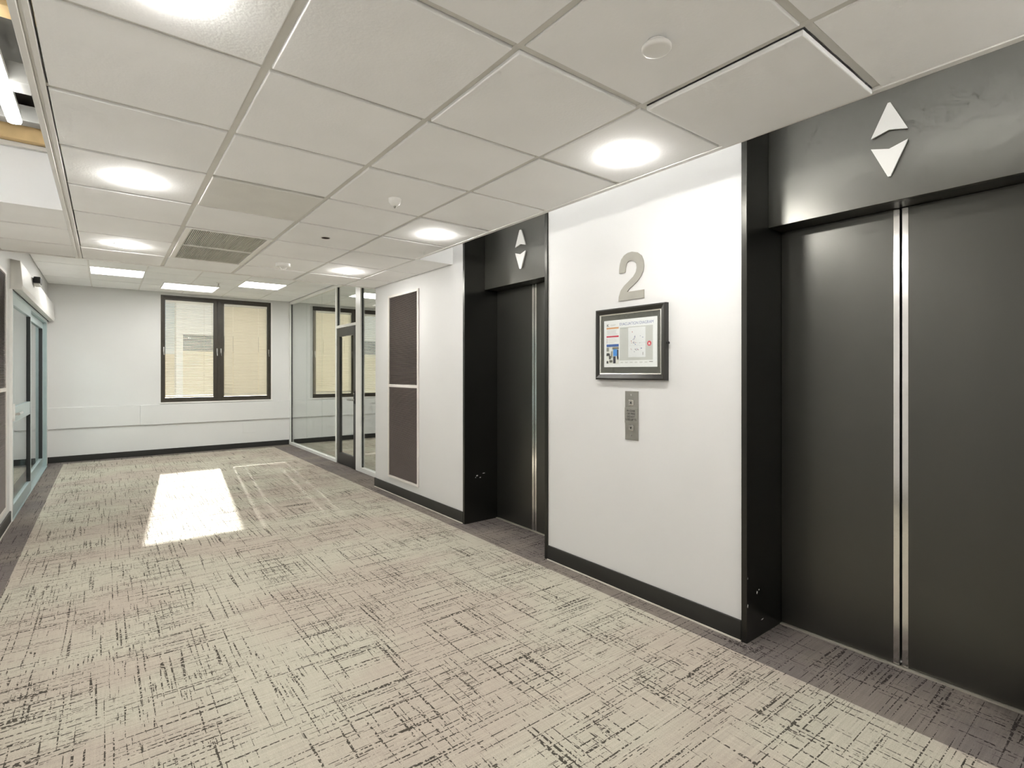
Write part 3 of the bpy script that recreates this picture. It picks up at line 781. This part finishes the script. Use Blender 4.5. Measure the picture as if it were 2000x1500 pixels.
dt = thing('smoke_detector', (1.339, 1.006, H1), 'flat round white detector disc on the nearest ceiling tile', 'detector')
lathe('base', M_PLASTIC, [(.030, 0), (.030, -.014)], 1.339, 1.006, H1, dt)
lathe('disc', M_PLASTIC, [(0, -.012), (.042, -.012), (.045, -.016), (.045, -.023), (.042, -.027), (.037, -.028), (0, -.028)], 1.339, 1.006, H1, dt)
d2 = thing('heat_detector', (1.335, 2.848, H1), 'small white dome detector with a pointed tip on the ceiling', 'detector')
lathe('dome', M_PLASTIC, [(.036, 0), (.036, -.006), (.034, -.022), (.026, -.036), (.012, -.044), (0, -.046)], 1.335, 2.848, H1, d2)
lathe('tip', M_STEEL, [(.009, -.042), (.006, -.054), (0, -.058)], 1.335, 2.848, H1, d2, 16)
hs_ = thing('ceiling_hole', (1.308, 3.987, H1), 'small dark round opening in a ceiling tile', 'opening')
lathe('rim', M_TEE, [(.029, -.0042), (.031, -.0045), (.034, -.0035), (.035, .002)], 1.308, 3.987, H1, hs_)
lathe('recess', mat('hole_shade', (.035, .018, .012), .8), [(0, -.0042), (.030, -.0042)], 1.308, 3.987, H1, hs_)  # flat dark disc painted in for the shade inside the hole
d3 = thing('smoke_alarm', (1.308, 5.19, H1), 'round white smoke detector with a caged sensor near the bulkhead', 'detector')
lathe('base', M_PLASTIC, [(.066, 0), (.066, -.026), (.060, -.032), (0, -.032)], 1.308, 5.19, H1, d3)
for k in range(4):
    a = k * math.pi / 2 + .4
    rod('cage_rib', M_PLASTIC, (1.308 + .040 * math.cos(a), 5.19 + .040 * math.sin(a), H1 - .030), (1.308 + .014 * math.cos(a), 5.19 + .014 * math.sin(a), H1 - .062), .005, d3)
lathe('sensor_cap', M_PLASTIC, [(.020, -.054), (.022, -.060), (.016, -.066), (0, -.067)], 1.308, 5.19, H1, d3, 20)
sp = thing('sprinkler', (1.337, 8.94, H2), 'small metal sprinkler head hanging from the far ceiling', 'sprinkler')
lathe('escutcheon', M_PLASTIC, [(.035, 0), (.033, -.008), (.014, -.014)], 1.337, 8.94, H2, sp, 24)
rod('stem', M_STEEL, (1.337, 8.94, H2), (1.337, 8.94, H2 - .055), .009, sp)
lathe('deflector', M_STEEL, [(0, -.054), (.022, -.054), (.022, -.058), (0, -.058)], 1.337, 8.94, H2, sp, 20)

def light_panel(x0, x1, y0, y1, label, z=H2, m=None):
    t = thing('light_panel', ((x0 + x1) / 2, (y0 + y1) / 2, z), label, 'ceiling light', 'square light panels of the far ceiling')
    boxes('frame', M_PLASTIC, [(x0, x0 + .012, y0, y1, z - .004, z + .01), (x1 - .012, x1, y0, y1, z - .004, z + .01), (x0 + .012, x1 - .012, y0, y0 + .012, z - .004, z + .01), (x0 + .012, x1 - .012, y1 - .012, y1, z - .004, z + .01)], t)
    box('diffuser', m or M_PANEL, x0 + .012, x1 - .012, y0 + .012, y1 - .012, z - .002, z + .006, t)
light_panel(*[v + d for v, d in zip(PANELS[0], (.004, -.004, .004, -.004))], 'square lit ceiling panel at the left of the far ceiling')
light_panel(*[v + d for v, d in zip(PANELS[1], (.004, -.004, .004, -.004))], 'square lit ceiling panel at the right, near the partition')
light_panel(.68, 1.42, 9.36, 10.05, 'glowing panel standing in for sunlight bounced onto the ceiling above the far window', z=H2 - .008, m=M_SUNPATCH)  # added glowing panel in place of sunlight bounced off the blinds
light_panel(-2.2, -1.6, 8.55, 9.15, 'lit panel added to brighten the space behind the sliding doors', z=H2 - .008)  # fill light added so the sliding door glass looks less dark
light_panel(-2.2, -1.6, 6.75, 7.35, 'second lit panel added for brightness deep behind the sliding doors', z=H2 - .008)  # further fill light added for the dim space behind the doors
light_panel(3.4275, 4.0195, 8.554, 9.146, 'square lit ceiling panel in the glazed office')

# cove lighting above the lift wall
M_COVE = mat('lit_cove_tube', (.9, .9, .9), .5, emit=COVE, ecol=(1, .985, .95))
for y0, y1, lab in ((-2.2, .95, 'hidden fluorescent tube above the ceiling edge, nearer to the big lift'), (1.05, 4.20, 'hidden fluorescent tube above the ceiling edge, nearer to the far lift')):
    ct = thing('cove_tube', (XE - .06, (y0 + y1) / 2, H1 + .16), lab, 'tube light', 'tubes hidden in the light cove')
    rod('tube', M_COVE, (XE - .06, y0 + .02, H1 + .16), (XE - .06, y1 - .02, H1 + .16), .015, ct, 6)
    for a, b in ((y0, y0 + .02), (y1 - .02, y1)): rod('tube_cap', M_STEEL, (XE - .06, a, H1 + .16), (XE - .06, b, H1 + .16), .017, ct, 10)
    box('tube_base', M_PLASTIC, XE - .085, XE - .035, y0, y1, H1 + .047, H1 + .135, ct)

# open ceiling bay: batten, beams
bt = thing('fluorescent_batten', (-.40, 3.2, 2.78), 'lit white fluorescent batten in the open ceiling bay', 'ceiling light')
bm = bmesh.new(); prof = []
bar = box('tube', M_TUBE, -.435, -.372, 2.75, 4.02, 2.755, 2.80, bt, bevel=.018)
box('batten_body', M_PLASTIC, -.430, -.377, 2.75, 4.00, 2.80, 2.835, bt, bevel=.004)
bm.free()
for i, (y0, y1, z0, z1, m, lab, nm) in enumerate((
        (3.53, 3.66, 2.80, 2.90, M_STEELBEAM, 'grey steel channel across the open ceiling bay, middle one', 'steel_beam'),
        (4.07, 4.16, 2.81, 2.90, M_STEELBEAM, 'grey steel channel beyond the end of the batten', 'steel_beam'),
        (4.235, 4.33, 2.752, 2.86, M_TIMBER, 'timber beam above the white panel of the open bay', 'timber_beam'),
        (2.80, 2.90, 2.79, 2.90, M_TIMBER, 'timber beam at the top left corner of the picture', 'timber_beam'))):
    b = box(nm, m, XL, XO + .05, y0, y1, z0, z1, bevel=.003)
    tag(b, lab, 'beam', 'beams of the open ceiling bay')

# ------------------------------------------------------------------ outside
bd = thing('building', (2, 22, -6), 'cream building across the street seen through the blinds', 'building')
box('facade', M_CREAM, 2.06, 16.0, 21.0, 26.0, -6, 2.12, bd)
box('upper_wall', M_PALE, 2.06, 16.0, 21.0, 26.0, 2.68, 4.3, bd)
box('side_wall', M_CREAM, -9.0, 1.87, 21.5, 26.0, -6, 2.02, bd)
box('side_parapet', mat('blue_render', (.62, .68, .68), .8, var=.05, scale=1.0), -9.0, 1.87, 21.5, 26.0, 2.02, 4.1, bd)
box('pilaster', M_PALE, 1.87, 2.06, 20.9, 21.6, -6, 4.3, bd)
for k in range(7):
    xx = 2.06 + k * 2.0
    w_ = box('window', M_BGLASS, xx, xx + 1.8, 21.15, 21.25, 2.12, 2.68, bd)
    box('window_pier', M_PALE, xx + 1.8, xx + 2.0, 21.0, 21.25, 2.12, 2.68, bd)
gr = box('ground', mat('paving', (.45, .43, .40), .9, var=.1, scale=.5), -60, 60, -60, 70, -6.2, -6)
struct(gr, 'paved ground outside, far below the windows', 'ground')
